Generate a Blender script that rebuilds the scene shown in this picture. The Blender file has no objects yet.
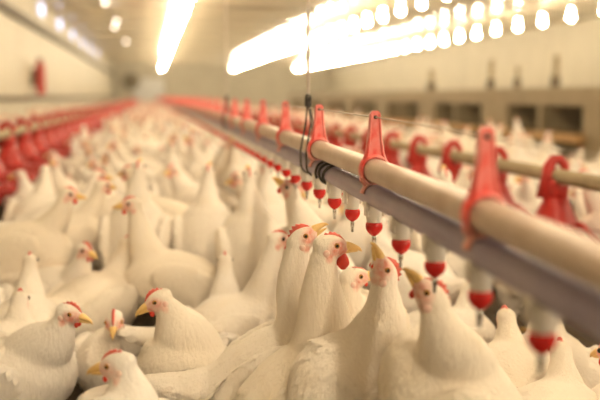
import bpy, math, random
import numpy as np
from mathutils import Vector, Matrix

random.seed(7)
rng = np.random.default_rng(11)
SC = bpy.context.scene
COL = SC.collection
PI = math.pi

# ------------------------------------------------------------------ camera, world, exposure
CAM_H = 0.74
FPX = 50.0 / 36.0 * 600.0
PSI = math.radians(10.1)      # yaw to the right of the house axis (+Y)
PHI = math.radians(7.05)      # pitch down
V_H = np.array([math.sin(PSI) * math.cos(PHI), math.cos(PSI) * math.cos(PHI), -math.sin(PHI)])
V_R = np.array([math.cos(PSI), -math.sin(PSI), 0.0])
V_U = np.cross(V_R, V_H)
CAM = np.array([0.0, 0.0, CAM_H])

cd = bpy.data.cameras.new('camera')
cam = bpy.data.objects.new('camera', cd)
COL.objects.link(cam)
cam.location = CAM
cam.rotation_euler = (PI / 2 - PHI, 0, -PSI)
cd.lens = 50
cd.sensor_width = 36
cd.clip_start = 0.02
cd.clip_end = 300
cd.dof.use_dof = True
cd.dof.focus_distance = 1.58
cd.dof.aperture_fstop = 2.2
SC.camera = cam

w = bpy.data.worlds.new('world')
SC.world = w
w.use_nodes = True
w.node_tree.nodes['Background'].inputs[0].default_value = (1.0, 0.85, 0.62, 1)
w.node_tree.nodes['Background'].inputs[1].default_value = 0.3

# thin dusty air
vs = w.node_tree.nodes.new('ShaderNodeVolumeScatter')
vs.inputs['Color'].default_value = (1, 0.84, 0.60, 1)
vs.inputs['Density'].default_value = 0.0025
vs.inputs['Anisotropy'].default_value = 0.7
w.node_tree.links.new(vs.outputs[0], w.node_tree.nodes['World Output'].inputs['Volume'])

SC.view_settings.view_transform = 'Standard'
SC.view_settings.look = 'None'
SC.view_settings.gamma = 1
SC.view_settings.use_curve_mapping = False
SC.view_settings.exposure = 1.06
LAMP_COL = (1.0, 0.83, 0.565)
LAMP_STRENGTH = 230.0


def at(px, py, d):
    return CAM + d * (V_H + V_R * ((px - 300) / FPX) + V_U * ((200 - py) / FPX))


def project(p):
    q = np.asarray(p) - CAM
    d = q @ V_H
    return 300 + FPX * (q @ V_R) / d, 200 - FPX * (q @ V_U) / d, d


# ------------------------------------------------------------------ materials
def new_mat(name):
    m = bpy.data.materials.new(name)
    m.use_nodes = True
    return m, m.node_tree, m.node_tree.nodes['Principled BSDF']


def mix_rgb(nt, a, b, fac):
    n = nt.nodes.new('ShaderNodeMix')
    n.data_type = 'RGBA'
    if isinstance(fac, (int, float)):
        n.inputs[0].default_value = fac
    else:
        nt.links.new(fac, n.inputs[0])
    for v, i in ((a, 6), (b, 7)):
        if isinstance(v, tuple):
            n.inputs[i].default_value = (*v, 1)
        else:
            nt.links.new(v, n.inputs[i])
    return n.outputs[2]


def noise(nt, scale, detail=3, stretch=None, coord='Object', rough=0.55):
    tc = nt.nodes.new('ShaderNodeTexCoord')
    out = tc.outputs[coord]
    if stretch:
        mp = nt.nodes.new('ShaderNodeMapping')
        mp.inputs['Scale'].default_value = stretch
        nt.links.new(out, mp.inputs[0])
        out = mp.outputs[0]
    n = nt.nodes.new('ShaderNodeTexNoise')
    n.inputs['Scale'].default_value = scale
    n.inputs['Detail'].default_value = detail
    n.inputs['Roughness'].default_value = rough
    nt.links.new(out, n.inputs['Vector'])
    return n.outputs['Fac']


def ramp(nt, fac, lo, hi):
    r = nt.nodes.new('ShaderNodeMapRange')
    r.inputs['From Min'].default_value = lo
    r.inputs['From Max'].default_value = hi
    nt.links.new(fac, r.inputs['Value'])
    return r.outputs[0]


def bump(nt, bs, h, strength, dist=0.01):
    b = nt.nodes.new('ShaderNodeBump')
    b.inputs['Strength'].default_value = strength
    b.inputs['Distance'].default_value = dist
    nt.links.new(h, b.inputs['Height'])
    nt.links.new(b.outputs[0], bs.inputs['Normal'])


def simple(name, col, col2=None, scale=8, rough=0.6, lo=0.35, hi=0.7, bstr=0.0, stretch=None, metallic=0.0, spec=0.5, bdist=0.01):
    m, nt, bs = new_mat(name)
    bs.inputs['Roughness'].default_value = rough
    bs.inputs['Metallic'].default_value = metallic
    bs.inputs['Specular IOR Level'].default_value = spec
    if col2 is None:
        col2 = tuple(c * 0.85 for c in col)
    f = noise(nt, scale, 4, stretch)
    c = mix_rgb(nt, col, col2, ramp(nt, f, lo, hi))
    nt.links.new(c, bs.inputs['Base Color'])
    if bstr:
        bump(nt, bs, f, bstr, bdist)
    return m


def emit_mat(name, col, strength):
    m = bpy.data.materials.new(name)
    m.use_nodes = True
    nt = m.node_tree
    nt.nodes.clear()
    o = nt.nodes.new('ShaderNodeOutputMaterial')
    e = nt.nodes.new('ShaderNodeEmission')
    e.inputs[0].default_value = (*col, 1)
    e.inputs[1].default_value = strength
    nt.links.new(e.outputs[0], o.inputs[0])
    return m


def feather_mat():
    m, nt, bs = new_mat('white_feathers')
    bs.inputs['Roughness'].default_value = 0.85
    bs.inputs['Specular IOR Level'].default_value = 0.15
    oi = nt.nodes.new('ShaderNodeObjectInfo')
    base = mix_rgb(nt, (0.87, 0.815, 0.77), (0.84, 0.755, 0.65), oi.outputs['Random'])
    f = noise(nt, 9, 4)
    c = mix_rgb(nt, base, (0.74, 0.62, 0.46), ramp(nt, f, 0.56, 0.95))
    at_ = nt.nodes.new('ShaderNodeAttribute')
    at_.attribute_name = 'skin'
    fn = noise(nt, 140, 3)
    mm = nt.nodes.new('ShaderNodeMath')
    mm.operation = 'MULTIPLY'
    nt.links.new(at_.outputs['Fac'], mm.inputs[0])
    nt.links.new(ramp(nt, fn, 0.1, 0.5), mm.inputs[1])
    sk = mix_rgb(nt, (0.82, 0.54, 0.46), (0.72, 0.24, 0.18), ramp(nt, noise(nt, 60, 3), 0.4, 0.7))
    c = mix_rgb(nt, c, sk, mm.outputs[0])
    nt.links.new(c, bs.inputs['Base Color'])
    h1 = noise(nt, 130, 5, (1, 1, 0.35), rough=0.65)
    bump(nt, bs, h1, 0.5, 0.010)
    return m


M = {}
M['feather'] = feather_mat()
M['leg'] = simple('yellow_scaly_leg', (0.75, 0.5, 0.16), (0.6, 0.38, 0.12), 60, 0.6)
M['beak'] = simple('horn_beak', (0.88, 0.62, 0.25), (0.76, 0.48, 0.17), 90, 0.4)
M['comb'] = simple('red_comb', (0.72, 0.10, 0.07), (0.62, 0.16, 0.12), 120, 0.5, bstr=0.3, bdist=0.002)
M['wattle'] = simple('red_wattle', (0.75, 0.05, 0.03), (0.6, 0.05, 0.03), 150, 0.4, bstr=0.3, bdist=0.002)
M['lobe'] = simple('pale_ear_lobe', (0.85, 0.66, 0.58), (0.8, 0.45, 0.38), 120, 0.6)
M['iris'] = simple('amber_iris', (0.50, 0.24, 0.06), (0.36, 0.15, 0.04), 200, 0.15)
M['pupil'] = simple('black_pupil', (0.01, 0.008, 0.006), None, 50, 0.08)
M['litter'] = simple('brown_litter', (0.06, 0.04, 0.025), (0.13, 0.09, 0.05), 30, 0.95, bstr=0.8, bdist=0.03)
def ceil_mat():
    m = simple('cream_ceiling_sheet', (0.54, 0.47, 0.34), (0.45, 0.38, 0.27), 0.8, 0.5, 0.4, 0.7, stretch=(0.3, 2.5, 1))
    b = m.node_tree.nodes['Principled BSDF']
    b.inputs['Coat Weight'].default_value = 0.5
    b.inputs['Coat Roughness'].default_value = 0.07
    return m


M['wall'] = simple('cream_wall_panel', (0.54, 0.48, 0.36), (0.46, 0.40, 0.29), 1.6, 0.6, 0.4, 0.75, stretch=(1, 1, 0.4))
M['ceil'] = ceil_mat()
M['dark'] = simple('dark_brown_metal', (0.12, 0.09, 0.06), None, 12, 0.7)
M['upper_pipe'] = simple('worn_tan_pipe', (0.76, 0.63, 0.55), (0.62, 0.48, 0.39), 14, 0.45, bstr=0.15, bdist=0.003)
M['lower_pipe'] = simple('grey_mauve_pipe', (0.34, 0.30, 0.46), (0.48, 0.42, 0.54), 11, 0.4, 0.4, 0.75, bstr=0.2, bdist=0.003)
M['red_clip'] = simple('worn_highlit_red_plastic', (0.84, 0.07, 0.06), (0.92, 0.66, 0.63), 22, 0.3, 0.42, 0.70, stretch=(1, 1, 0.5))  # pale pink mixes worn patches with a gloss highlight put into the colour
M['red'] = simple('red_plastic', (0.50, 0.02, 0.015), (0.38, 0.015, 0.012), 12, 0.4)
M['nip_red'] = simple('glossy_red_cap', (0.80, 0.02, 0.02), (0.72, 0.02, 0.02), 30, 0.25)
M['nip_white'] = simple('milky_white_saddle', (0.95, 0.92, 0.90), (0.88, 0.84, 0.80), 50, 0.35)
M['steel'] = simple('steel_pin', (0.7, 0.68, 0.66), None, 40, 0.25, metallic=1.0)
M['wire'] = simple('pale_wire', (0.55, 0.47, 0.38), None, 40, 0.5)
M['rope'] = simple('pale_grey_cord', (0.85, 0.78, 0.72), (0.66, 0.58, 0.52), 300, 0.8)
M['black_cord'] = simple('black_cord', (0.035, 0.03, 0.03), (0.08, 0.07, 0.065), 200, 0.7)
M['feed_pipe'] = simple('dull_tan_feed_pipe', (0.42, 0.34, 0.22), (0.32, 0.25, 0.16), 10, 0.45, metallic=0.3)
M['nest'] = simple('beige_nest_panel', (0.33, 0.26, 0.16), (0.28, 0.22, 0.13), 3, 0.6)
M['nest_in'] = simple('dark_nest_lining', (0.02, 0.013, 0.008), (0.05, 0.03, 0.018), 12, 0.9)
M['perch'] = simple('orange_wood_perch', (0.55, 0.32, 0.12), (0.46, 0.26, 0.10), 10, 0.6, stretch=(4, 0.4, 4))
M['bulb'] = emit_mat('glowing_bulb', LAMP_COL, LAMP_STRENGTH)
M['reflection_glow'] = emit_mat('reflection_glow', (1.0, 0.8, 0.6), 3.5)  # added glow imitating lamp reflections on the ceiling
M['daylight'] = emit_mat('daylit_inlet', (0.62, 0.68, 1.0), 1.7)
M['white_paint'] = simple('white_paint', (0.8, 0.78, 0.75), None, 6, 0.5)


# ------------------------------------------------------------------ mesh helpers
class MB:
    def __init__(s):
        s.v, s.f, s.m = [], [], []

    def add(s, v, f, m=0):
        o = len(s.v)
        s.v.extend([tuple(map(float, p)) for p in v])
        s.f.extend([tuple(int(i) + o for i in q) for q in f])
        s.m.extend([m] * len(f))
        return s

    def box(s, x0, x1, y0, y1, z0, z1, m=0):
        v = [(x, y, z) for z in (z0, z1) for y in (y0, y1) for x in (x0, x1)]
        f = [(0, 2, 3, 1), (4, 5, 7, 6), (0, 1, 5, 4), (2, 6, 7, 3), (0, 4, 6, 2), (1, 3, 7, 5)]
        return s.add(v, f, m)

    def loft(s, pts, ra, rb=None, side=(0, 1, 0), seg=16, m=0):
        pts = np.asarray(pts, float)
        n = len(pts)
        ra = np.broadcast_to(np.asarray(ra, float), (n,))
        rb = ra if rb is None else np.broadcast_to(np.asarray(rb, float), (n,))
        tan = np.gradient(pts, axis=0)
        tan /= np.linalg.norm(tan, axis=1)[:, None] + 1e-12
        side = np.asarray(side, float)
        V = []
        prev = side
        for i in range(n):
            t = tan[i]
            a = prev - t * (prev @ t)
            if np.linalg.norm(a) < 1e-3:
                a = np.cross(t, (0.3, 0.2, 0.9))
            a /= np.linalg.norm(a)
            b = np.cross(t, a)
            prev = a
            for k in range(seg):
                an = 2 * PI * k / seg
                V.append(pts[i] + a * ra[i] * math.cos(an) + b * rb[i] * math.sin(an))
        F = []
        for i in range(n - 1):
            for k in range(seg):
                k2 = (k + 1) % seg
                F.append((i * seg + k, i * seg + k2, (i + 1) * seg + k2, (i + 1) * seg + k))
        V.append(pts[0]); V.append(pts[-1])
        c0, c1 = n * seg, n * seg + 1
        for k in range(seg):
            k2 = (k + 1) % seg
            F.append((c0, k2, k))
            F.append((c1, (n - 1) * seg + k, (n - 1) * seg + k2))
        return s.add(V, F, m)

    def ell(s, c, axes, R=None, seg=16, rings=10, m=0):
        V, F = [], []
        R = np.eye(3) if R is None else np.asarray(R)
        c = np.asarray(c, float)
        for i in range(1, rings):
            th = PI * i / rings
            for k in range(seg):
                an = 2 * PI * k / seg
                p = np.array([math.sin(th) * math.cos(an), math.sin(th) * math.sin(an), math.cos(th)]) * axes
                V.append(c + R @ p)
        V.append(c + R @ (np.array([0, 0, 1.0]) * axes)); V.append(c + R @ (np.array([0, 0, -1.0]) * axes))
        t, b = len(V) - 2, len(V) - 1
        for i in range(rings - 2):
            for k in range(seg):
                k2 = (k + 1) % seg
                F.append((i * seg + k, (i + 1) * seg + k, (i + 1) * seg + k2, i * seg + k2))
        for k in range(seg):
            k2 = (k + 1) % seg
            F.append((t, k, k2))
            F.append((b, (rings - 2) * seg + k2, (rings - 2) * seg + k))
        return s.add(V, F, m)

    def prism(s, outline, axis_v, o, ax, az, thick, m=0):
        """outline (a,b) in the plane ax,az about o, extruded +-thick/2 along axis_v"""
        o, ax, az, n = (np.asarray(q, float) for q in (o, ax, az, axis_v))
        N = len(outline)
        V = [o + ax * a + az * b + n * (sg * thick / 2) for sg in (-1, 1) for a, b in outline]
        F = [tuple(range(N - 1, -1, -1)), tuple(range(N, 2 * N))]
        for i in range(N):
            j = (i + 1) % N
            F.append((i, j, N + j, N + i))
        return s.add(V, F, m)

    def mesh(s, name, mats, smooth=True):
        me = bpy.data.meshes.new(name)
        me.from_pydata(s.v, [], s.f)
        for mt in mats:
            me.materials.append(mt)
        me.polygons.foreach_set('material_index', s.m)
        if smooth:
            me.polygons.foreach_set('use_smooth', [True] * len(s.f))
        me.update()
        return me

    def build(s, name, mats, parent=None, loc=(0, 0, 0), smooth=True, bevel=0.0):
        if not isinstance(mats, (list, tuple)):
            mats = [mats]
        o = bpy.data.objects.new(name, s.mesh(name, mats, smooth))
        COL.objects.link(o)
        o.location = loc
        if parent:
            o.parent = parent
        if bevel:
            b = o.modifiers.new('bevel', 'BEVEL')
            b.width = bevel
            b.segments = 2
            b.limit_method = 'ANGLE'
        return o


def tag(o, label, cat, group=None, kind=None):
    o['label'] = label
    o['category'] = cat
    if group:
        o['group'] = group
    if kind:
        o['kind'] = kind
    return o


def empty(name, loc=(0, 0, 0)):
    o = bpy.data.objects.new(name, None)
    o.empty_display_size = 0.05
    COL.objects.link(o)
    o.location = loc
    return o


def struct(o):
    o['kind'] = 'structure'
    return o


def ctrl(pts, n):
    """Catmull-Rom through rows of control values"""
    P = np.asarray(pts, float)
    P = np.vstack([2 * P[0] - P[1], P, 2 * P[-1] - P[-2]])
    out = []
    segs = len(P) - 3
    for i in range(n):
        t = i / (n - 1) * segs
        k = min(int(t), segs - 1)
        u = t - k
        a, b, c, d = P[k:k + 4]
        out.append(0.5 * (2 * b + (c - a) * u + (2 * a - 5 * b + 4 * c - d) * u * u + (3 * b - a - 3 * c + d) * u ** 3))
    return np.array(out)


# ------------------------------------------------------------------ the house
XL, XR, YE, YB, ZC = -2.8, 14.0, 66.0, -22.0, 3.26
struct(MB().box(XL - 0.2, XR + 0.2, YB, YE, -0.1, 0).build('floor', M['litter'], smooth=False))
cb = MB().box(XL - 0.2, XR + 0.2, YB, YE, ZC, ZC + 0.1)
struct(cb.build('ceiling', M['ceil'], smooth=False))
wl = MB().box(XL - 0.15, XL, YB, YE, 0, ZC)
struct(wl.build('wall_left', M['wall'], smooth=False))
struct(MB().box(XR, XR + 0.15, YB, YE, 0, ZC).build('wall_right', M['wall'], smooth=False))
struct(MB().box(XL - 0.2, XR + 0.2, YE, YE + 0.15, 0, ZC).build('wall_far', M['wall'], smooth=False))
struct(MB().box(XL - 0.2, XR + 0.2, YB - 0.15, YB, 0, ZC).build('wall_back', M['wall'], smooth=False))
# ceiling purlins, the beam and the rail along the left wall
k = 1
for y in np.arange(6, 64, 4.0):
    struct(MB().box(XL, XR, y - 0.05, y + 0.05, ZC - 0.07, ZC).build('trim_%d' % k, M['ceil'], smooth=False)); k += 1
struct(MB().box(XL, XL + 0.14, YB, YE, 2.38, 2.54).build('trim_%d' % k, M['dark'], smooth=False)); k += 1
rail = MB().loft([(XL + 0.10, YB, 0.72), (XL + 0.10, YE, 0.72)], 0.04, seg=10)
struct(rail.build('trim_%d' % k, M['dark'])); k += 1
for i, y in enumerate((23, 27.5, 32, 36.5, 41, 46)):
    o = empty('window_%d' % (i + 1), (XL, y, 3.0)); struct(o)
    MB().box(0.0, 0.05, -0.45, 0.45, -0.20, 0.20).build('window_frame', M['white_paint'], o, smooth=False)
    MB().box(0.05, 0.06, -0.38, 0.38, -0.14, 0.14).build('glass_pane', M['daylight'], o, smooth=False)
d = empty('door_1', (-0.1, YE, 0)); struct(d)
MB().box(-1.3, 1.3, -0.08, 0, 0, 2.3).build('door_frame', M['nest'], d, smooth=False)
MB().box(-1.2, 1.2, -0.12, -0.08, 0.02, 2.2).build('door_panel', M['white_paint'], d, smooth=False)
MB().box(0.9, 1.0, -0.18, -0.12, 1.0, 1.15).build('door_handle', M['dark'], d, smooth=False)

# round fan high on the far wall
f = empty('exhaust_fan', (-1.4, YE - 0.01, 1.95))
fr = MB()
fr.loft([(0, 0, 0), (0, -0.3, 0)], [0.62, 0.66], seg=28, side=(1, 0, 0))
fr.build('fan_housing', M['nest'], f)
fb = MB()
for q in range(6):
    a = q * PI / 3
    fb.prism([(0.05, -0.05), (0.55, -0.14), (0.55, 0.14), (0.05, 0.05)], (0, 1, 0), (0, -0.34, 0),
             (math.cos(a), 0, math.sin(a)), (-math.sin(a), 0, math.cos(a)), 0.02)
fb.build('fan_blades', M['dark'], f, smooth=False)
tag(f, 'dark round exhaust fan on the far end wall', 'fan')

# narrow red fixture on the left wall
f = empty('wall_extinguisher', (XL + 0.05, 21.0, 0.8))
MB().loft(ctrl([(0.16, 0, 0.0, 0.15), (0.16, 0, 0.06, 0.16), (0.16, 0, 0.62, 0.16), (0.16, 0, 0.74, 0.10), (0.16, 0, 0.80, 0.045)], 24)[:, :3],
          ctrl([(0.11,), (0.115,), (0.115,), (0.08,), (0.04,)], 24)[:, 0], seg=20).build('cylinder_body', M['red'], f)
MB().box(0.10, 0.22, -0.03, 0.10, 0.78, 0.86).build('valve_handle', M['dark'], f, smooth=False)
MB().box(-0.05, 0.05, -0.05, 0.05, 0.2, 0.6).build('wall_bracket', M['dark'], f, smooth=False)
tag(f, 'narrow upright red fixture on the cream left wall', 'extinguisher')

# ------------------------------------------------------------------ ceiling lamps
LZ = CAM_H + 2.06
bulb_me = MB().ell((0, 0, 0), (0.05, 0.05, 0.058), seg=10, rings=7).mesh('bulb', [M['bulb']])
bulb2_me = MB().ell((0, 0, 0), (0.028, 0.028, 0.034), seg=10, rings=7).mesh('bulb', [M['bulb']])
cap_mb = MB().loft([(0, 0, 0.055), (0, 0, 0.10), (0, 0, 0.15)], [0.045, 0.04, 0.022], seg=10)
cap_me = cap_mb.mesh('lamp_cap', [M['white_paint']])
stem_me = MB().loft([(0.04, 0, 0.09), (0.06, 0, 0.2), (0.06, 0, 0.35), (0, 0, ZC - LZ)], 0.008, seg=6).mesh('lamp_stem', [M['dark']])


def lamp(x, y, label, group):
    o = empty('ceiling_lamp', (x, y, LZ))
    for nm, me, dz in (('bulb', bulb_me, 0), ('bulb', bulb2_me, 0.17), ('lamp_cap', cap_me, 0), ('lamp_cap', cap_me, 0.17), ('lamp_stem', stem_me, 0)):
        c = bpy.data.objects.new(nm, me)
        COL.objects.link(c)
        c.parent = o
        c.location = (0.012 if nm == 'lamp_stem' else 0, 0, dz)
    tag(o, label, 'lamp', group)


ORD = ['first', 'second', 'third', 'fourth', 'fifth', 'sixth', 'seventh', 'eighth', 'ninth', 'tenth', 'eleventh', 'twelfth']
for row, x, y0, nm in (('a', 0.86, 3.2, 'bright lamp row above the aisle left of the hanging cord'),
                       ('b', 6.0, 2.2, 'upper bright lamp row right of the hanging cord'),
                       ('c', 10.8, 1.3, 'lower bright lamp row above the nest boxes')):
    ys = np.arange(y0 - 1.6 * 14, 63, 1.6)
    vis = 0
    for y in ys:
        px, py, dd = project((x, y, LZ))
        seen = dd > 0 and -8 < px < 608 and -8 < py
        if seen:
            vis += 1
        if seen and vis <= 8:
            lab = '%s glowing ceiling lamp from the near end of the %s' % (ORD[vis - 1], nm.replace('bright ', ''))
            lab = ' '.join(lab.split()[:16])
        elif seen:
            lab = 'glowing ceiling lamp merged into the far part of the ' + nm.replace('bright ', '').replace(' right of the hanging cord', ', right').replace(' left of the hanging cord', '')
            lab = ' '.join(lab.split()[:16])
        else:
            lab = 'glowing ceiling lamp of the %s, outside the picture' % {'a': 'aisle row', 'b': 'upper right row', 'c': 'nest box row'}[row]
        lamp(x, y, lab, 'ceiling lamps, ' + nm)
glow_spot_me = MB().ell((0, 0, 0), (0.05, 0.05, 0.06), seg=10, rings=7).mesh('bulb', [M['reflection_glow']])
for q, (x, y, z) in enumerate(((-0.95, 19.0, 2.95), (-1.0, 20.5, 2.95), (-0.92, 25.0, 2.9), (-1.05, 27.0, 2.9), (-0.9, 34.0, 2.9))):
    o = empty('ceiling_glow_spot', (x, y, z))
    c = bpy.data.objects.new('bulb', glow_spot_me); COL.objects.link(c); c.parent = o  # glowing stand-in for a lamp reflection, added below the ceiling
    MB().loft([(0, 0, 0.05), (0, 0, ZC - z)], 0.012, seg=6).build('glow_spot_holder', M['dark'], o)
    tag(o, '%s from the front of the glow spots imitating lamp reflections near the left wall' % ORD[q], 'lamp', 'added reflection spots near the left wall')

# ------------------------------------------------------------------ nest boxes on the right
XN = 4.5
for i in range(7):
    y0 = XN * (1.824 + i * 0.615)
    y1 = y0 + 0.43 * XN
    post = 0.185 * XN
    o = empty('nest_box', (XN, y0, 0))
    L = y1 - y0
    zt, z1, z0 = 0.85, 0.64, 0.345
    b = MB()
    b.box(0, 0.9, -post * 0.5, L + post * 0.5, z1, zt)
    b.box(0, 0.9, -post * 0.5, L + post * 0.5, 0, 0.1)
    b.box(0, 0.9, -post * 0.5, 0, 0.1, z1)
    b.box(0, 0.9, L, L + post * 0.5, 0.1, z1)
    b.build('nest_casing', M['nest'], o, smooth=False, bevel=0.01)
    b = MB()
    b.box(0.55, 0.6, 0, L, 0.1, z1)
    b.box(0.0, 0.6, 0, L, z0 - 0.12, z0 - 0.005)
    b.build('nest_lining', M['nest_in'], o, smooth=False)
    MB().box(-0.02, 0.5, L / 2 - 0.05, L / 2 + 0.05, 0.1, z1).build('nest_divider', M['nest'], o, smooth=False, bevel=0.008)
    MB().box(-0.12, 0.0, -0.1, L + 0.1, z0 - 0.10, z0).build('perch_board', M['perch'], o, smooth=False, bevel=0.01)
    tag(o, '%s dark opening nest box from the right edge along the right side' % ORD[i] if i else
        'nearest nest box with two dark openings by the right edge', 'nest box', 'nest boxes along the right side')
for q, (px, zb, zt, wd) in enumerate(((430, 0.85, 1.22, 0.09), (489, 0.85, 1.28, 0.07), (515, 0.85, 1.15, 0.05), (553, 0.85, 1.25, 0.06))):
    a = math.atan((px - 300) / FPX) + PSI
    y = (XN + 0.4) / math.tan(a)
    o = empty('winch_post', (XN + 0.4, y, zb))
    MB().box(-wd / 2, wd / 2, -wd / 2, wd / 2, 0, zt - zb).build('post', M['nest'], o, smooth=False, bevel=0.01)
    MB().box(-wd * 0.75, wd * 0.75, -wd * 0.75, wd * 0.75, 0, 0.14).build('post_foot', M['dark'], o, smooth=False)
    tag(o, '%s blurred post from the left standing on top of the nest boxes' % ORD[q], 'post', 'posts on the nest boxes')


# ------------------------------------------------------------------ drinker line
XD = 0.38
ZY = np.array([-2.0, 0.3, 0.66, 0.84, 1.15, 1.5, 1.99, 2.69, 5.53, 8.0, 60.0])
ZZ = np.array([0.530, 0.540, 0.552, 0.559, 0.567, 0.572, 0.5785, 0.585, 0.594, 0.597, 0.600])


def zp(y):
    return float(np.interp(y, ZY, ZZ))


dl = empty('drinker_line', (XD, 1.5, 0))
ys = np.concatenate([np.arange(-1.6, 8, 0.1), np.arange(8, 60.1, 2.0)])
OFF = 0.043
ker = lambda y: np.mean([zp(y + t) for t in (-0.25, -0.12, 0, 0.12, 0.25)])
MB().loft([(0, y - 1.5, ker(y)) for y in ys], 0.0195, seg=20).build('water_pipe', M['lower_pipe'], dl)
MB().loft([(0, y - 1.5, ker(y) + OFF) for y in ys], 0.0205, seg=20).build('support_pipe', M['upper_pipe'], dl)
MB().loft([(0.0, y - 1.5, ker(y) + OFF + 0.092) for y in ys], 0.0011, seg=6).build('perch_wire', M['wire'], dl)

# red saddle clips
def clip_mb():
    m = MB()
    half = [(0.0085, 0.099), (0.0105, 0.06), (0.0145, 0.03), (0.0215, 0.010), (0.0265, -0.004), (0.026, -0.018), (0.017, -0.030), (0.010, -0.046)]
    out = [(-0.005, 0.103), (0.005, 0.103)] + half + [(-a, b) for a, b in half[::-1]]
    m.prism(out, (0, -1, 0), (0, 0, 0), (1, 0, 0), (0, 0, 1), 0.006)
    for sg in (-1, 1):
        rib = [(sg * 0.0075, 0.098), (sg * 0.0098, 0.06), (sg * 0.0138, 0.03), (sg * 0.021, 0.010)]
        m.loft([(a, 0, b) for a, b in rib], [0.0022, 0.0026, 0.003, 0.003], [0.006, 0.007, 0.009, 0.010], side=(1, 0, 0), seg=10)
    # collar round the upper pipe
    ring = [(0.0245 * math.cos(t), 0, 0.0245 * math.sin(t)) for t in np.linspace(0, 2 * PI, 28)]
    m.loft(ring, 0.004, 0.012, side=(1, 0, 0), seg=8)
    ring = [(0.022 * math.cos(t), 0, -0.043 + 0.022 * math.sin(t)) for t in np.linspace(0.15, PI - 0.15, 16)]
    m.loft(ring, 0.0035, 0.010, side=(1, 0, 0), seg=8)
    return m


hole_me = MB().loft([(0, -0.0055, 0.092), (0, 0.0055, 0.092)], 0.0032, seg=10, side=(1, 0, 0)).mesh('clip_hole', [M['black_cord']])
clip_me = clip_mb().mesh('saddle_clip', [M['red_clip']], smooth=False)
NCLIP = 60
for i in range(NCLIP):
    y = 0.91 + 0.487 * (i - 1)
    c = bpy.data.objects.new('saddle_clip', clip_me)
    COL.objects.link(c); c.parent = dl
    c.location = (0, y - 1.5, ker(y) + OFF)
    if i < 8:
        h = bpy.data.objects.new('clip_hole', hole_me); COL.objects.link(h); h.parent = c
# far clips, too many to count
rest = MB()
for y in np.arange(0.91 + 0.487 * (NCLIP - 1), 58, 0.487):
    rest.box(-0.02, 0.02, y - 1.5 - 0.006, y - 1.5 + 0.006, ker(y) + OFF - 0.02, ker(y) + OFF + 0.1)
rest.build('saddle_clips', M['red_clip'], dl)['kind'] = 'stuff'

# nipples: milky saddle body, red cap, steel pin
wb = MB().loft([(0, 0, 0.002), (0, 0, -0.012), (0, 0, -0.026), (0, 0, -0.030)], [0.0145, 0.0135, 0.0115, 0.0108], seg=18)
for sg in (-1, 1):
    wb.box(sg * 0.012 - 0.002, sg * 0.012 + 0.002, -0.009, 0.009, -0.018, 0.012)
wb_me = wb.mesh('nipple_body', [M['nip_white']])
rc_me = MB().loft([(0, 0, -0.0255), (0, 0, -0.027), (0, 0, -0.031), (0, 0, -0.036), (0, 0, -0.041), (0, 0, -0.0455), (0, 0, -0.048)],
                  [0.0085, 0.0108, 0.0128, 0.0130, 0.0112, 0.0075, 0.004], seg=20).mesh('red_cap', [M['nip_red']])
pin_me = MB().loft([(0, 0, -0.046), (0, 0, -0.058), (0, 0, -0.0585), (0, 0, -0.067)], [0.0033, 0.0033, 0.0022, 0.0022], seg=10).mesh('trigger_pin', [M['steel']])
for i in range(100):
    y = 1.395 + 0.16 * (i - 6)
    b = bpy.data.objects.new('nipple', wb_me); COL.objects.link(b); b.parent = dl
    b.location = (0, y - 1.5, ker(y) - 0.0155)
    b.scale = (1.15, 1.15, 1.15)
    for nm, me in (('red_cap', rc_me), ('trigger_pin', pin_me)):
        c = bpy.data.objects.new(nm, me); COL.objects.link(c); c.parent = b
rest = MB()
for y in np.arange(1.395 + 0.16 * 94, 58, 0.16):
    rest.loft([(0, y - 1.5, ker(y) - 0.03), (0, y - 1.5, ker(y) - 0.064)], [0.012, 0.010], seg=6)
rest.build('nipples', M['nip_red'], dl)['kind'] = 'stuff'
# spare cord coiled tight round the water pipe
def coil(y0, n, pitch, r, wob=0.0):
    P = []
    for t in np.linspace(0, n * 2 * PI, int(n * 24)):
        P.append((r * math.cos(t), y0 - 1.5 + pitch * t / (2 * PI) + wob * math.sin(2.3 * t), ker(y0) + r * math.sin(t)))
    return P
MB().loft(coil(1.70, 2.6, 0.045, 0.0230, 0.006), 0.0030, seg=8).build('cord_wrap', M['black_cord'], dl)
tag(dl, 'two-pipe nipple drinker line with red clips and caps crossing above the hens', 'drinker')


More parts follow.
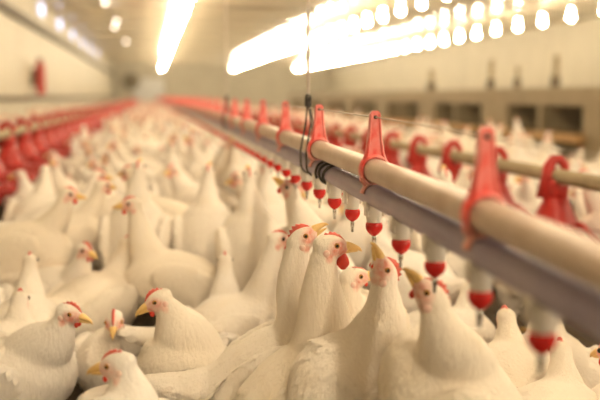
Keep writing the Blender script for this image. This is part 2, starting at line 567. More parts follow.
def cord(yc, label):
    o = empty('suspension_cord', (XD, yc, 0))
    zk = 0.745
    MB().loft([(0, 0, zk), (0.0015, 0, 1.5), (0.0, 0, 2.4), (0, 0, ZC)], 0.0042, seg=8).build('pale_cord', M['rope'], o)
    kn = MB()
    for q in range(3):
        P = [(0.006 * math.cos(t), 0.004 * math.sin(2 * t), zk - 0.006 + 0.007 * math.sin(t) - 0.008 * q) for t in np.linspace(0, 2 * PI, 18)]
        kn.loft(P, 0.0026, seg=6, side=(0, 1, 0))
    kn.build('knot', M['black_cord'], o)
    lp = MB()
    r = 0.0232
    for dy, xo in ((-0.03, -0.004), (-0.105, 0.002)):
        zl = ker(yc + dy)
        P = [(xo * 0.3, 0, zk - 0.012), (xo - 0.004, dy * 0.45, zl + 0.10), (-0.020, dy * 0.95, zl + OFF + 0.01), (-0.0245, dy, zl + OFF - 0.01), (-0.0235, dy, zl + 0.004)]
        P += [(r * math.cos(t), dy, zl + r * math.sin(t)) for t in np.linspace(PI, 2 * PI, 14)]
        P += [(0.0245, dy, zl + 0.005), (0.0245, dy, zl + OFF - 0.01), (0.020, dy * 0.95, zl + OFF + 0.01), (0.004, dy * 0.45, zl + 0.10), (0.001, 0, zk - 0.012)]
        lp.loft(P, 0.0022, seg=8, side=(0, 1, 0))
    lp.build('sling', M['black_cord'], o)
    tag(o, label, 'cord', 'cords holding up the drinker line')


cord(2.02, 'sharp pale cord with dark knotted sling holding the drinker line')
cord(4.25, 'blurred dark cord sling farther along the drinker line')


# ------------------------------------------------------------------ feeder lines
def pan_mb():
    pan = MB().loft([(0, 0, 0.0), (0, 0, 0.02), (0, 0, 0.07), (0, 0, 0.075), (0, 0, 0.03)], [0.11, 0.135, 0.165, 0.16, 0.12], seg=24)
    grill = MB()
    for q in range(14):
        a = q * 2 * PI / 14
        grill.loft([(0.16 * math.cos(a), 0.16 * math.sin(a), 0.07), (0.10 * math.cos(a), 0.10 * math.sin(a), 0.135), (0.05 * math.cos(a), 0.05 * math.sin(a), 0.16)], 0.006, seg=6, side=(0.1, 0.2, 1))
    ring = [(0.105 * math.cos(t), 0.105 * math.sin(t), 0.13) for t in np.linspace(0, 2 * PI, 28)]
    grill.loft(ring, 0.006, seg=6, side=(0, 0, 1))
    grill.loft([(0, 0, 0.10), (0, 0, 0.15), (0, 0, 0.20), (0, 0, 0.24)], [0.10, 0.078, 0.055, 0.04], seg=18)
    hook = MB()
    hook.loft([(-0.045, 0, 0.23), (-0.03, 0, 0.31), (-0.028, 0, 0.345), (-0.012, 0, 0.368), (0.012, 0, 0.368), (0.030, 0, 0.345), (0.032, 0, 0.31)],
              [0.02, 0.018, 0.016, 0.015, 0.014, 0.013, 0.010], [0.03, 0.026, 0.022, 0.02, 0.018, 0.016, 0.014], side=(0, 1, 0), seg=10)
    hook.loft([(0, 0, 0.20), (0, 0, 0.27), (0, 0, 0.30)], [0.038, 0.045, 0.04], seg=14)
    return pan, grill, hook


pm, gm, hm = pan_mb()
pan_me, grill_me, hook_me = pm.mesh('feeder_pan', [M['red']]), gm.mesh('pan_grill', [M['red']]), hm.mesh('pipe_hook', [M['red']])


def feeder(x, y0, ystep, n, zpipe, label):
    o = empty('feeder_line', (x, y0, 0))
    MB().loft([(0, -8, zpipe), (0, 62 - y0, zpipe)], 0.026, seg=14).build('feed_pipe', M['feed_pipe'], o)
    for i in range(min(n, 100)):
        p = bpy.data.objects.new('feeder_pan', pan_me); COL.objects.link(p); p.parent = o
        p.location = (0, i * ystep, zpipe - 0.31)
        for nm, me in (('pan_grill', grill_me), ('pipe_hook', hook_me)):
            c = bpy.data.objects.new(nm, me); COL.objects.link(c); c.parent = p
    tag(o, label, 'feeder')
    return o


feeder(-0.82, 3.2, 0.62, 90, 0.53, 'red pan feeder line along the left wall beside the hens')
feeder(1.40, 1.94 * 1.4 - 0.51 * 2, 0.51, 100, 0.465, 'red pan feeder line with tan pipe behind the drinker line, right')


# ------------------------------------------------------------------ hens
def rotY(a):
    c, s_ = math.cos(a), math.sin(a)
    return np.array([[c, 0, -s_], [0, 1, 0], [s_, 0, c]])     # positive a lifts +X towards +Z


def temp_eval(mb, voxel, smooth_it, decim=None):
    me = mb.mesh('tmp', [])
    o = bpy.data.objects.new('tmp', me)
    COL.objects.link(o)
    r = o.modifiers.new('r', 'REMESH'); r.mode = 'VOXEL'; r.voxel_size = voxel
    s_ = o.modifiers.new('s', 'SMOOTH'); s_.factor = 0.5; s_.iterations = smooth_it
    if decim:
        dm = o.modifiers.new('d', 'DECIMATE'); dm.ratio = decim
    dg = bpy.context.evaluated_depsgraph_get()
    ev = o.evaluated_get(dg)
    m2 = ev.to_mesh()
    n = len(m2.vertices)
    V = np.zeros(n * 3); m2.vertices.foreach_get('co', V); V = V.reshape(-1, 3)
    F = [tuple(p.vertices) for p in m2.polygons]
    ev.to_mesh_clear()
    bpy.data.objects.remove(o)
    bpy.data.meshes.remove(me)
    return V, F


def hen_geometry(bz, pitch, head, hyaw, hpitch, voxel=0.005, smooth_it=5, decim=None, scale=1.0, fat=1.0, hs=1.08, nw=1.0, roll=0.0, bx=0.0, nb=1.0):
    """Hen facing +X, feet under the origin. Returns V, F (continuous body), frame of the head, spine."""
    T = rotY(math.radians(pitch))
    c0 = np.array([bx, 0, bz])
    tl = lambda x, y, z: c0 + T @ (np.array([x, y, z]) * scale)
    S = scale
    mb = MB()
    st = ctrl([(-0.185, 0.035, 0.014, 0.014), (-0.15, 0.028, 0.055, 0.05), (-0.09, 0.008, 0.088, 0.085), (-0.01, 0.0, 0.105 , 0.103),
               (0.06, 0.0, 0.102, 0.10), (0.115, 0.012, 0.082, 0.085), (0.155, 0.028, 0.04, 0.045)], 30)
    mb.loft([tl(a, 0, b) for a, b, _, _ in st], st[:, 2] * S * fat, st[:, 3] * S * fat, seg=24)
    # tail
    tp = ctrl([(-0.12, 0.03, 0.055, 0.045), (-0.18, 0.06, 0.05, 0.03), (-0.235, 0.095, 0.036, 0.016), (-0.26, 0.11, 0.012, 0.006)], 14)
    mb.loft([tl(a, 0, b) for a, b, _, _ in tp], tp[:, 2] * S, tp[:, 3] * S, seg=16)
    # wings
    for sg in (-1, 1):
        R = T @ rotY(math.radians(14)) @ np.array([[math.cos(0.14 * sg), -math.sin(0.14 * sg), 0], [math.sin(0.14 * sg), math.cos(0.14 * sg), 0], [0, 0, 1]])
        mb.ell(tl(-0.03, sg * 0.088 * fat, 0.012), np.array([0.125, 0.026, 0.066]) * S, R, seg=18, rings=12)
        wt = ctrl([(-0.05, 0.1, 0.05), (-0.11, 0.085, 0.034), (-0.17, 0.06, 0.016), (-0.2, 0.045, 0.005)], 10)
        mb.loft([tl(a, sg * b, -0.012 + 0.06 * (-0.05 - a)) for a, b, _ in wt], wt[:, 2] * 0.35 * S, wt[:, 2] * S, side=T @ np.array([0, 1.0, 0]), seg=14)
    # head frame
    ya, pa = math.radians(hyaw), math.radians(hpitch)
    f = np.array([math.cos(ya) * math.cos(pa), math.sin(ya) * math.cos(pa), math.sin(pa)])
    sd = np.array([-math.sin(ya), math.cos(ya), 0.0])
    u = np.cross(f, sd)
    if roll:
        ra = math.radians(roll)
        sd, u = sd * math.cos(ra) + u * math.sin(ra), u * math.cos(ra) - sd * math.sin(ra)
    H = np.asarray(head, float)
    hp = lambda a, b, c_: H + (f * a + sd * b + u * c_) * hs
    # neck
    P0 = tl(0.055, 0, 0.01)
    P3 = hp(-0.012 - 0.006 * max(0, math.sin(pa)), 0, -0.010 + 0.007 * max(0, math.sin(pa)))
    L = np.linalg.norm(P3 - P0)
    d0 = T @ np.array([0.75, 0, 0.66])
    sp_, cp_ = math.sin(max(0, pa)), math.cos(pa)
    d1 = u * 0.8 * cp_ * cp_ * cp_ + f * (0.2 + 0.8 * sp_) + np.array([0, 0, 0.5])
    d1 /= np.linalg.norm(d1)
    P1, P2 = P0 + d0 * L * 0.38, P3 - d1 * L * 0.44
    ts = np.linspace(0, 1, 26)[:, None]
    nk = (1 - ts) ** 3 * P0 + 3 * (1 - ts) ** 2 * ts * P1 + 3 * (1 - ts) * ts ** 2 * P2 + ts ** 3 * P3
    nr = np.interp(ts[:, 0], [0, 0.25, 0.5, 0.7, 0.85, 1.0], np.array([0.085 * S * max(1, nb * 0.72), 0.060 * S * nb, 0.041 * nw, 0.0335 * nw, 0.0280 * (0.5 + nw / 2), 0.0225]))
    mb.loft(nk, nr * 0.93, nr, seg=20)
    # head
    hd = ctrl([(-0.029, -0.003, 0.009, 0.010), (-0.021, -0.001, 0.0185, 0.0195), (-0.004, 0.0, 0.0205, 0.0225), (0.010, -0.001, 0.0178, 0.0195),
               (0.021, -0.003, 0.0125, 0.0140), (0.028, -0.005, 0.0075, 0.009)], 20)
    mb.loft([hp(a, 0, b) for a, b, _, _ in hd], hd[:, 2] * hs, hd[:, 3] * hs, side=sd, seg=20)
    # thighs
    hasleg = bz > 0.17
    feet = []
    if hasleg:
        for sg in (-1, 1):
            a = tl(-0.02, sg * 0.055, -0.05)
            b = np.array([a[0] + 0.01, sg * 0.06 * S, max(0.075, bz - 0.15)])
            mb.loft([a, a * 0.5 + b * 0.5, b], [0.055, 0.04, 0.016], seg=14)
            feet.append(b)
    V, F = temp_eval(mb, voxel, smooth_it, decim)
    V[:, 2] = np.where(V[:, 2] < 0.004, 0.004 + 0.02 * (V[:, 2] - 0.004) , V[:, 2]).clip(0.002)
    spine = np.vstack([nk[::-1], [c0, tl(-0.1, 0, 0.01), tl(-0.25, 0, 0.09)]])
    fr = dict(H=H, f=f, s=sd, u=u, hs=hs, feet=feet, spine=spine, T=T, c0=c0)
    return V, F, fr


def head_local(V, fr):
    q = (V - fr['H']) / fr['hs']
    return q @ fr['f'], q @ fr['s'], q @ fr['u']


def skin_mask(V, fr, amount=1.0):
    a, b, c = head_local(V, fr)
    e = np.sqrt(((a - 0.012) / 0.020) ** 2 + ((c + 0.002) / 0.015) ** 2)
    m = np.clip(1.25 - e, 0, 1) * (np.abs(b) > 0.004)
    e2 = np.sqrt(((a + 0.006) / 0.008) ** 2 + ((c + 0.014) / 0.010) ** 2)
    m = np.maximum(m, np.clip(1.15 - e2, 0, 1))
    m = np.where(np.abs(b) + np.abs(a) + np.abs(c) > 0.08, 0, m)
    return np.clip(m * 1.5, 0, 1) * amount


def legs_into(mb, fr, m):
    for b in fr['feet']:
        x, y, z = b
        mb.loft([(x, y, z + 0.02), (x - 0.015, y, z * 0.5), (x - 0.005, y, 0.012)], [0.009, 0.0075, 0.008], seg=8, m=m)
        for an, L in ((-0.5, 0.06), (0, 0.07), (0.5, 0.06), (PI, 0.03)):
            mb.loft([(x - 0.005, y, 0.012), (x - 0.005 + L * 0.5 * math.cos(an), y + L * 0.5 * math.sin(an), 0.010),
                     (x - 0.005 + L * math.cos(an), y + L * math.sin(an), 0.004)], [0.007, 0.006, 0.003], seg=6, m=m)


def feathers_into(mb, V, F, fr, n, seed):
    """lay small overlapping feathers along the flow from head to tail"""
    r = np.random.default_rng(seed)
    tri = np.array([(q[0], q[1], q[2]) for q in F] + [(q[0], q[2], q[3]) for q in F if len(q) == 4])
    A, B, C_ = V[tri[:, 0]], V[tri[:, 1]], V[tri[:, 2]]
    N = np.cross(B - A, C_ - A)
    ar = np.linalg.norm(N, axis=1)
    a_, _, _ = head_local((A + B + C_) / 3, fr)
    hd = np.linalg.norm((A + B + C_) / 3 - fr['H'], axis=1)
    wgt = ar * np.where(hd < 0.16, 3.0, 1.0) * np.where(hd < 0.034, 0.0, 1.0)
    idx = r.choice(len(tri), n, p=wgt / wgt.sum())
    u1, u2 = r.random(n), r.random(n)
    flip = u1 + u2 > 1
    u1[flip], u2[flip] = 1 - u1[flip], 1 - u2[flip]
    P = A[idx] + (B - A)[idx] * u1[:, None] + (C_ - A)[idx] * u2[:, None]
    N = N[idx] / (ar[idx][:, None] + 1e-12)
    sp = fr['spine']
    mid = (sp[1:] + sp[:-1]) / 2
    tg = np.diff(sp, axis=0)
    tg /= np.linalg.norm(tg, axis=1)[:, None]
    dist = np.linalg.norm(P[:, None] - mid[None], axis=2)
    wts = np.exp(-(dist - dist.min(1, keepdims=True)) / 0.03)
    D = (wts[:, :, None] * tg[None]).sum(1)
    D += r.normal(0, 0.10, D.shape)
    D -= N * (D * N).sum(1)[:, None]
    D /= np.linalg.norm(D, axis=1)[:, None] + 1e-9
    S = np.cross(N, D)
    hd = np.linalg.norm(P - fr['H'], axis=1)
    Ln = np.interp(hd, [0.03, 0.08, 0.16, 0.3], [0.006, 0.011, 0.018, 0.026]) * r.uniform(0.8, 1.25, n)
    W = Ln * np.interp(hd, [0.03, 0.16, 0.3], [0.26, 0.30, 0.36])
    for i in range(n):
        p, nn, dd, ss, L, w_ = P[i] - N[i] * 0.0012, N[i], D[i], S[i], Ln[i], W[i]
        if p[2] < 0.02:
            continue
        lift = 0.03 + 0.05 * r.random()
        v = [p - ss * w_ * 0.4, p + ss * w_ * 0.4,
             p + dd * L * 0.5 - ss * w_ + nn * L * lift * 0.35, p + dd * L * 0.5 + nn * L * (lift * 0.6 + 0.05), p + dd * L * 0.5 + ss * w_ + nn * L * lift * 0.35,
             p + dd * L * 0.85 - ss * w_ * 0.55 + nn * L * lift * 0.7, p + dd * L * 0.85 + ss * w_ * 0.55 + nn * L * lift * 0.7,
             p + dd * L + nn * L * lift * 0.8]
        mb.add(v, [(0, 1, 3), (0, 3, 2), (1, 4, 3), (2, 3, 5), (3, 6, 5), (3, 4, 6), (5, 6, 7)], 0)


def comb_mb(fr, size=1.0):
    H, f, s, u, k = fr['H'], fr['f'], fr['s'], fr['u'], fr['hs']
    mb = MB()
    out = []
    base = [(0.024, 0.006), (0.016, 0.0135), (0.004, 0.018), (-0.010, 0.017), (-0.018, 0.014)]
    top = []
    n = 6
    for i in range(n):
        a0 = -0.016 + 0.040 * i / (n - 1)
        hgt = (0.0035 + 0.005 * math.sin(PI * (i + 0.6) / n)) * size
        zb = np.interp(a0, [-0.018, -0.010, 0.004, 0.016, 0.024], [0.014, 0.017, 0.018, 0.0135, 0.006])
        top.append((a0 - 0.001, zb + hgt * 1.15))
        if i < n - 1:
            a1 = a0 + 0.0044
            zb = np.interp(a1, [-0.018, -0.010, 0.004, 0.016, 0.024], [0.014, 0.017, 0.018, 0.0135, 0.006])
            top.append((a1, zb + hgt * 0.78))
    out = base + top
    mb.prism([(a * k, b * k) for a, b in out], s, H, f, u, 0.0052 * k)
    # fleshy base
    mb.loft([H + (f * a + u * b) * k for a, b in base], np.array([0.002, 0.0035, 0.004, 0.0035, 0.002]) * k, np.array([0.003, 0.004, 0.004, 0.004, 0.003]) * k, side=s, seg=10)
    return mb


def beak_mb(fr, open_=0.0):
    H, f, s, u, k = fr['H'], fr['f'], fr['s'], fr['u'], fr['hs']
    mb = MB()
    up = ctrl([(0.019, 0.000, 0.0105, 0.0085), (0.028, 0.0002, 0.0088, 0.0074), (0.038, -0.002, 0.0060, 0.0054), (0.047, -0.0055, 0.0030, 0.0034), (0.052, -0.0105, 0.0006, 0.0008)], 16)
    mb.loft([H + (f * a + u * b) * k for a, b, _, _ in up], up[:, 2] * k, up[:, 3] * k, side=s, seg=14)
    lo = ctrl([(0.018, -0.0085, 0.0085, 0.0045), (0.028, -0.0085 , 0.0065, 0.0035), (0.038, -0.0085 , 0.0036, 0.0026), (0.045, -0.0095, 0.001, 0.001)], 12)
    mb.loft([H + (f * a + u * (b - open_ * max(0, a - 0.018) * 0.5)) * k for a, b, _, _ in lo], lo[:, 2] * k, lo[:, 3] * k, side=s, seg=12)
    return mb


def wattle_mb(fr, sg, size=1.0):
    H, f, s, u, k = fr['H'], fr['f'], fr['s'], fr['u'], fr['hs']
    down = -(np.array([0, 0, 1.0]) * 0.7 + u * 0.5)
    down /= np.linalg.norm(down)
    root = H + (f * 0.019 + s * sg * 0.006 - u * 0.011) * k
    L = 0.018 * size * k
    pts = [root, root + down * L * 0.35, root + down * L * 0.7, root + down * L]
    pr = ctrl([(0.003, 0.002), (0.0062, 0.0028), (0.0068, 0.003), (0.0025, 0.0012)], 10) * size * k
    P = ctrl([tuple(q) for q in pts], 10)
    return MB().loft(P, pr[:, 1], pr[:, 0], side=s, seg=14)


def eye_mbs(fr, sg):
    H, f, s, u, k = fr['H'], fr['f'], fr['s'], fr['u'], fr['hs']
    c = H + (f * 0.007 + s * sg * 0.0172 + u * 0.0045) * k
    R = np.stack([f, u, s * sg], axis=1)
    e = MB().ell(c, np.array([0.0048, 0.0048, 0.0036]) * k, R, seg=14, rings=10)
    p = MB().ell(c + s * sg * 0.0022 * k, np.array([0.0030, 0.0030, 0.0018]) * k, R, seg=12, rings=8)
    return e, p


def lobe_mb(fr, sg):
    H, f, s, u, k = fr['H'], fr['f'], fr['s'], fr['u'], fr['hs']
    c = H + (-f * 0.011 + s * sg * 0.0185 - u * 0.007) * k
    R = np.stack([f, u, s * sg], axis=1)
    return MB().ell(c, np.array([0.0058, 0.0068, 0.003]) * k, R, seg=12, rings=8)


def body_object_mesh(name, V, F, fr, skin_amount=1.0, nfeather=0, seed=0):
    mb = MB()
    mb.add(V, F, 0)
    n0 = len(mb.v)
    if nfeather:
        feathers_into(mb, V, F, fr, nfeather, seed)
    legs_into(mb, fr, 1)
    me = mb.mesh(name, [M['feather'], M['leg']])
    at_ = me.attributes.new('skin', 'FLOAT', 'POINT')
    va = np.zeros(len(mb.v))
    va[:n0] = skin_mask(V, fr, skin_amount)
    at_.data.foreach_set('value', va)
    return me


def add_parts(o, fr, comb=1.0, wattle=1.0, eyes=True, open_=0.0):
    comb_mb(fr, comb).build('comb', M['comb'], o)
    beak_mb(fr, open_).build('beak', M['beak'], o)
    for sg in (-1, 1):
        wattle_mb(fr, sg, wattle).build('wattle', M['wattle'], o)
        if eyes:
            e, p = eye_mbs(fr, sg)
            eo = e.build('eye', M['iris'], o)
            p.build('pupil', M['pupil'], eo)
            lobe_mb(fr, sg).build('ear_lobe', M['lobe'], o)


OCC = []     # taken ground spots


def occupy(x, y, a):
    for k_ in (-0.085, 0.075):
        OCC.append((x + k_ * math.cos(a), y + k_ * math.sin(a), 0.1))


def is_free(x, y, a, gap):
    for k_ in (-0.085, 0.075):
        qx, qy = x + k_ * math.cos(a), y + k_ * math.sin(a)
        for ox, oy, r_ in OCC:
            if (qx - ox) ** 2 + (qy - oy) ** 2 < gap * gap:
                return False
    return True



def hero(label, head, hyaw, hpitch, body, heading, pitch, comb=1.0, wattle=1.0, nfeather=2600, voxel=0.004, roll=0.0, fat=1.0, nw=1.0, scale=1.0,
         skin=1.0, open_=0.0, seed=1, hs=1.08, nb=1.0):
    """head / body = (px, py, depth) of head centre and of trunk centre; angles in degrees, 0 = image right, 90 = away"""
    Hw, Bw = at(*head), at(*body)
    wa = math.radians(heading) - PSI
    Rz = np.array([[math.cos(wa), math.sin(wa), 0], [-math.sin(wa), math.cos(wa), 0], [0, 0, 1]])
    base = np.array([Bw[0], Bw[1], 0])
    hl = Rz @ (Hw - base)
    V, F, fr = hen_geometry(Bw[2], pitch, hl, hyaw - heading, hpitch, voxel=voxel, fat=fat, nw=nw, smooth_it=9, roll=roll, scale=scale, hs=hs, nb=nb)
    me = body_object_mesh('hen', V, F, fr, skin, nfeather, seed)
    o = bpy.data.objects.new('hen', me)
    COL.objects.link(o)
    o.location = base
    o.rotation_euler = (0, 0, wa)
    add_parts(o, fr, comb, wattle, open_=open_)
    tag(o, label, 'hen', 'hens in the near foreground')
    occupy(base[0], base[1], wa)
    print('hero', label[:30], 'body', np.round(Bw, 3), 'head z', round(Hw[2], 3))
    return o


hero('white hen in sharp focus facing right with red wattles, front of drinking pair', (331, 247, 1.50), 8, 2, (302, 402, 1.55), 14, 36, comb=0.9, wattle=1.5, seed=2, nfeather=4500, voxel=0.0035, nw=1.25, nb=1.2)
hero('white hen with raised beak and serrated red comb behind the sharp hen', (303, 239, 1.62), 8, 40, (276, 374, 1.69), 8, 24, comb=1.4, wattle=0.9, seed=3, nfeather=4000, voxel=0.0035, open_=0.3, nw=1.2, nb=1.15, fat=0.92)
hero('white hen stretching its beak straight up to a red drinker nipple', (383, 273, 1.40), 188, 78, (346, 428, 1.45), 205, 74, comb=1.4, wattle=0.5, seed=4, nfeather=4500, voxel=0.0035, nw=1.4, nb=1.6, fat=0.88)
hero('white hen with pink face partly hidden between the two drinking hens', (355, 278, 1.74), 15, 10, (352, 360, 1.80), 40, 50, seed=5, nfeather=1600, comb=0.5, wattle=0.5)
hero('blurred white hen with upturned red face under right drinker nipples', (430, 296, 1.22), 160, 52, (462, 425, 1.32), 168, 58, seed=6, nfeather=2800, nw=1.35, nb=1.2, comb=1.0, wattle=0.7)
hero('white hen at lower left looking right with yellow beak', (70, 314, 1.85), -12, -10, (8, 388, 1.92), -2, 30, seed=7, nfeather=3600, nw=1.6, nb=1.25, comb=1.0, wattle=0.7)
hero('white hen facing the camera between two hens at lower left', (114, 322, 2.00), 278, -22, (124, 366, 2.14), 262, 22, seed=8, nfeather=2200, comb=1.5, wattle=0.7)
hero('large white hen at lower left looking left with long sloping back', (158, 301, 1.80), 195, -22, (204, 392, 1.86), 192, 48, seed=9, nfeather=4200, nw=1.7, nb=1.35, fat=1.05, comb=1.1, wattle=0.7)
hero('blurred white hen nearest the camera at bottom, pale orange beak left', (117, 366, 1.27), 166, -8, (140, 470, 1.27), 165, 56, seed=10, nfeather=2600, nw=1.2, skin=0.8, scale=0.85, hs=1.02, comb=0.9, wattle=0.6)

# ------------------------------------------------------------------ flock prototypes
POSES = {
    'alert': dict(bz=0.235, pitch=12, head=(0.165, 0, 0.425), hyaw=0, hpitch=-5),
    'reach': dict(bz=0.245, pitch=58, head=(0.085, 0, 0.49), hyaw=0, hpitch=45),
    'sit': dict(bz=0.115, pitch=6, head=(0.165, 0, 0.285), hyaw=0, hpitch=-8),
    'peck': dict(bz=0.225, pitch=-8, head=(0.27, 0.0, 0.16), hyaw=0, hpitch=-55),
    'left': dict(bz=0.23, pitch=14, head=(0.15, 0.02, 0.40), hyaw=65, hpitch=-8),
    'right': dict(bz=0.22, pitch=10, head=(0.16, -0.02, 0.39), hyaw=-60, hpitch=-10),
    'perk': dict(bz=0.165, pitch=16, head=(0.135, 0, 0.415), hyaw=0, hpitch=0),
    'tuck': dict(bz=0.11, pitch=4, head=(0.12, 0.03, 0.245), hyaw=35, hpitch=-15),
    'walk': dict(bz=0.24, pitch=4, head=(0.20, 0, 0.37), hyaw=10, hpitch=-12),
}
POSE_WORD = {'alert': 'standing alert', 'reach': 'with neck stretched up', 'sit': 'sitting', 'peck': 'with head lowered', 'left': 'turning its head aside', 'right': 'glancing aside',
             'perk': 'crouching with head up', 'tuck': 'resting with neck drawn in', 'walk': 'stepping forward'}
PROTO = {}
for nm, ps in POSES.items():
    V, F, fr = hen_geometry(voxel=0.0075, smooth_it=4, nw=1.2, **ps)
    me = body_object_mesh('hen', V, F, fr, 1.0, 900, 40)
    parts = [('comb', comb_mb(fr, 1.0).mesh('comb', [M['comb']])), ('beak', beak_mb(fr).mesh('beak', [M['beak']]))]
    for sg in (-1, 1):
        parts.append(('wattle', wattle_mb(fr, sg, 0.8).mesh('wattle', [M['wattle']])))
        e, p = eye_mbs(fr, sg)
        parts.append(('eye', e.mesh('eye', [M['pupil']])))
    # single-mesh version for the small far ones
    V2, F2, _ = hen_geometry(voxel=0.010, smooth_it=3, nw=1.2, decim=0.35, **ps)
    def single(V, F, det):
        mb = MB(); mb.add(V, F, 0)
        H, f, u, s = fr['H'], fr['f'], fr['u'], fr['s']
        n0 = len(mb.v)
        R = np.stack([f, s, u], axis=1)
        mb.ell(H + u * 0.022, (0.022, 0.005, 0.014), R, seg=det, rings=4, m=1)
        mb.ell(H + f * 0.012 - u * 0.006, (0.014, 0.0205, 0.013), R, seg=det, rings=4, m=1)
        mb.ell(H + f * 0.036 - u * 0.004, (0.02, 0.007, 0.007), R, seg=det, rings=4, m=2)
        if det > 6:
            legs_into(mb, fr, 2)
        return mb
    sm = single(V2, F2, 8)
    far_me = sm.mesh('hen', [M['feather'], M['comb'], M['beak']])
    a_ = far_me.attributes.new('skin', 'FLOAT', 'POINT')
    V3, F3, _ = hen_geometry(voxel=0.018, smooth_it=2, nw=1.2, decim=0.22, **ps)
    tiny = single(V3, F3, 5)
    PROTO[nm] = dict(me=me, parts=parts, far=far_me, tiny=tiny, head=np.array(ps['head']))

NEARHENS = []


def put(nm, x, y, heading_world, sc, label, group, level):
    P = PROTO[nm]
    o = bpy.data.objects.new('hen', P['me'] if level == 0 else P['far'])
    COL.objects.link(o)
    o.location = (x, y, 0)
    o.rotation_euler = (0, 0, heading_world)
    o.scale = (sc, sc, sc)
    if level == 0:
        for pn, pme in P['parts']:
            c = bpy.data.objects.new(pn, pme)
            COL.objects.link(c)
            c.parent = o
    tag(o, label, 'hen', group)
    occupy(x, y, heading_world)
    return o


def place(nm, px, py, heading, label, sc=1.0):
    """put a hen so that its head shows at px, py"""
    hl = PROTO[nm]['head'] * sc
    dz = CAM_H - hl[2]
    ray = V_H + V_R * ((px - 300) / FPX) + V_U * ((200 - py) / FPX)
    d_ = dz / -ray[2]
    Hw = CAM + ray * d_
    wa = math.radians(heading) - PSI
    x = Hw[0] - (hl[0] * math.cos(wa) - hl[1] * math.sin(wa))
    y = Hw[1] - (hl[0] * math.sin(wa) + hl[1] * math.cos(wa))
    print('place', nm, px, py, 'depth %.2f' % d_, 'at %.2f %.2f' % (x, y))
    return put(nm, x, y, wa, sc, label, 'hens in the middle distance', 0)


place('alert', 69, 195, 8, 'blurred white hen with bright red comb facing right, left of middle')
place('alert', 103, 186, 40, 'blurred white hen with small red head just right of the red-combed hen')
place('sit', 86, 251, 320, 'low white hen with dark red face behind the lower left trio')
place('perk', 131, 205, 190, 'white hen with tall pale neck by the dark gap, left')
place('sit', 128, 244, 60, 'sitting white hen turned away with cone-shaped neck, left')
place('reach', 249, 176, 100, 'tall white hen seen from behind with brownish head, left of drinking pair')
place('reach', 270, 168, 80, 'tall white hen stretching beside the brown-headed hen under the drinker')
place('reach', 289, 190, 170, 'white hen with reddish head under the drinker clip near the cord')
place('perk', 279, 240, 15, 'white hen with tan beak just left of the raised-beak hen', 0.94)
place('sit', 30, 262, 100, 'low white hen sitting at the left edge above lower left trio')
place('tuck', 20, 300, 60, 'white hen resting with drawn-in neck at the left edge')
place('sit', 225, 262, 95, 'white hen sitting in the middle behind the long-backed hen')
place('tuck', 505, 318, 60, 'beige-shaded hen back under the right drinker nipples')
place('tuck', 560, 352, 50, 'beige-shaded hen resting by the dark gap, lower right')
place('tuck', 610, 352, 80, 'beige-shaded hen cut by the right edge at the bottom')
place('tuck', 470, 290, 30, 'beige-shaded hen behind the upturned red-faced hen')
place('sit', 545, 290, 80, 'hen sitting in shade below the lower pipe, right')

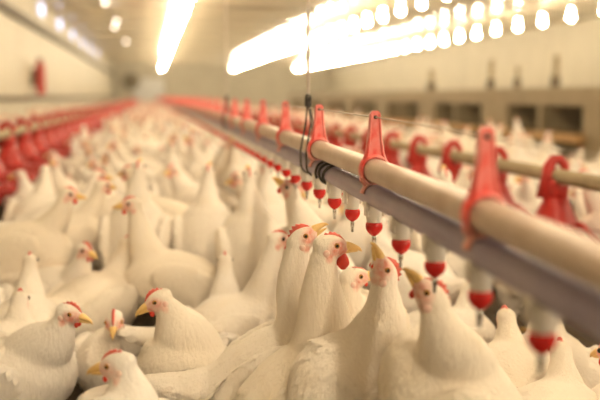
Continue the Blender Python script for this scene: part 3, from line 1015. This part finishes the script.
# the rest of the flock
cands = []
for tries in range(25000):
    if len(cands) > 520:
        break
    y = rng.uniform(1.9, 11.5)
    x = rng.uniform(-0.20 * y - 0.35, 0.63 * y + 0.3)
    if x < XL + 0.3 or x > 3.3 + 0.1 * (y < 6):
        continue
    if abs(x + 0.82) < 0.24 or abs(x - 1.4) < 0.24:
        continue
    px, py, dd = project((x, y, 0.2))
    if dd < 2.35:
        continue
    wa = rng.uniform(0, 2 * PI)
    if not is_free(x, y, wa, 0.175):
        continue
    if px < -30 or px > 640:
        continue
    occupy(x, y, wa)
    cands.append((dd, x, y, wa))
cands.sort()
N_THINGS = 270
names = list(POSES)
prob = np.array([0.17, 0.05, 0.20, 0.05, 0.11, 0.10, 0.10, 0.14, 0.08])
tiny_list = []
for i, (dd, x, y, wa) in enumerate(cands):
    under = abs(x - XD) < 0.3
    nm = names[rng.choice(9, p=prob / prob.sum())]
    if under and rng.random() < 0.45:
        nm = 'reach'
    sc = rng.uniform(0.92, 1.08)
    if i >= N_THINGS:
        tiny_list.append((nm, x, y, wa, sc))
        continue
    hd = math.degrees(wa + PSI) % 360
    face = 'right' if hd < 45 or hd > 315 else ('away' if hd < 135 else ('left' if hd < 225 else 'the camera'))
    if x < -0.82:
        zone = 'beside the left wall behind the left feeder'
    elif x < 0.15:
        zone = 'in the left aisle' + (', nearer part' if dd < 4 else ', farther part')
    elif x < 0.65:
        zone = 'under the drinker line, farther back'
    elif x < 1.4:
        zone = 'between drinker line and right feeder'
    else:
        zone = 'beyond the right feeder pipe' + (', nearer part' if dd < 5 else ', toward the nest boxes')
    lab = 'white hen %s facing %s %s' % (POSE_WORD[nm], face, zone)
    if len(lab.split()) > 16:
        lab = ' '.join(lab.split()[:16])
    put(nm, x, y, wa, sc, lab, 'hens ' + zone, 0 if i < 110 else 1)

# the uncountable far flock: one object
y = 6.0
for tries in range(9000):
    y = 9.0 + (62 - 9.0) * rng.random() ** 1.35
    x = rng.uniform(max(XL + 0.3, -0.2 * y - 0.4), min(3.4, 0.63 * y + 0.3))
    if abs(x + 0.82) < 0.26 or abs(x - 1.4) < 0.26:
        continue
    if y < 12.0 and any((x - q[1]) ** 2 + (y - q[2]) ** 2 < 0.10 for q in cands):
        continue
    tiny_list.append((names[rng.choice(9, p=prob / prob.sum())], x, y, rng.uniform(0, 2 * PI), rng.uniform(0.92, 1.08)))
    if len(tiny_list) > 3600:
        break
VV, LF, MI, off = [], [], [], 0
for nm, x, y, wa, sc in tiny_list:
    t = PROTO[nm]['tiny']
    V = np.array(t.v) * sc
    c, s_ = math.cos(wa), math.sin(wa)
    VV.append(np.stack([x + V[:, 0] * c - V[:, 1] * s_, y + V[:, 0] * s_ + V[:, 1] * c, V[:, 2]], axis=1))
    LF.extend([tuple(i + off for i in q) for q in t.f])
    MI.extend(t.m)
    off += len(V)
fm = bpy.data.meshes.new('distant_flock')
fm.from_pydata(np.vstack(VV).tolist(), [], LF)
for q in ('feather', 'comb', 'beak'):
    fm.materials.append(M[q])
fm.polygons.foreach_set('material_index', MI)
fm.polygons.foreach_set('use_smooth', [True] * len(LF))
fm.update()
fo = bpy.data.objects.new('distant_flock', fm)
COL.objects.link(fo)
tag(fo, 'distant crowd of white hens filling the house to its far end', 'flock', kind='stuff')
print('hens', len(cands), 'tiny', len(tiny_list), 'tiny verts', off)
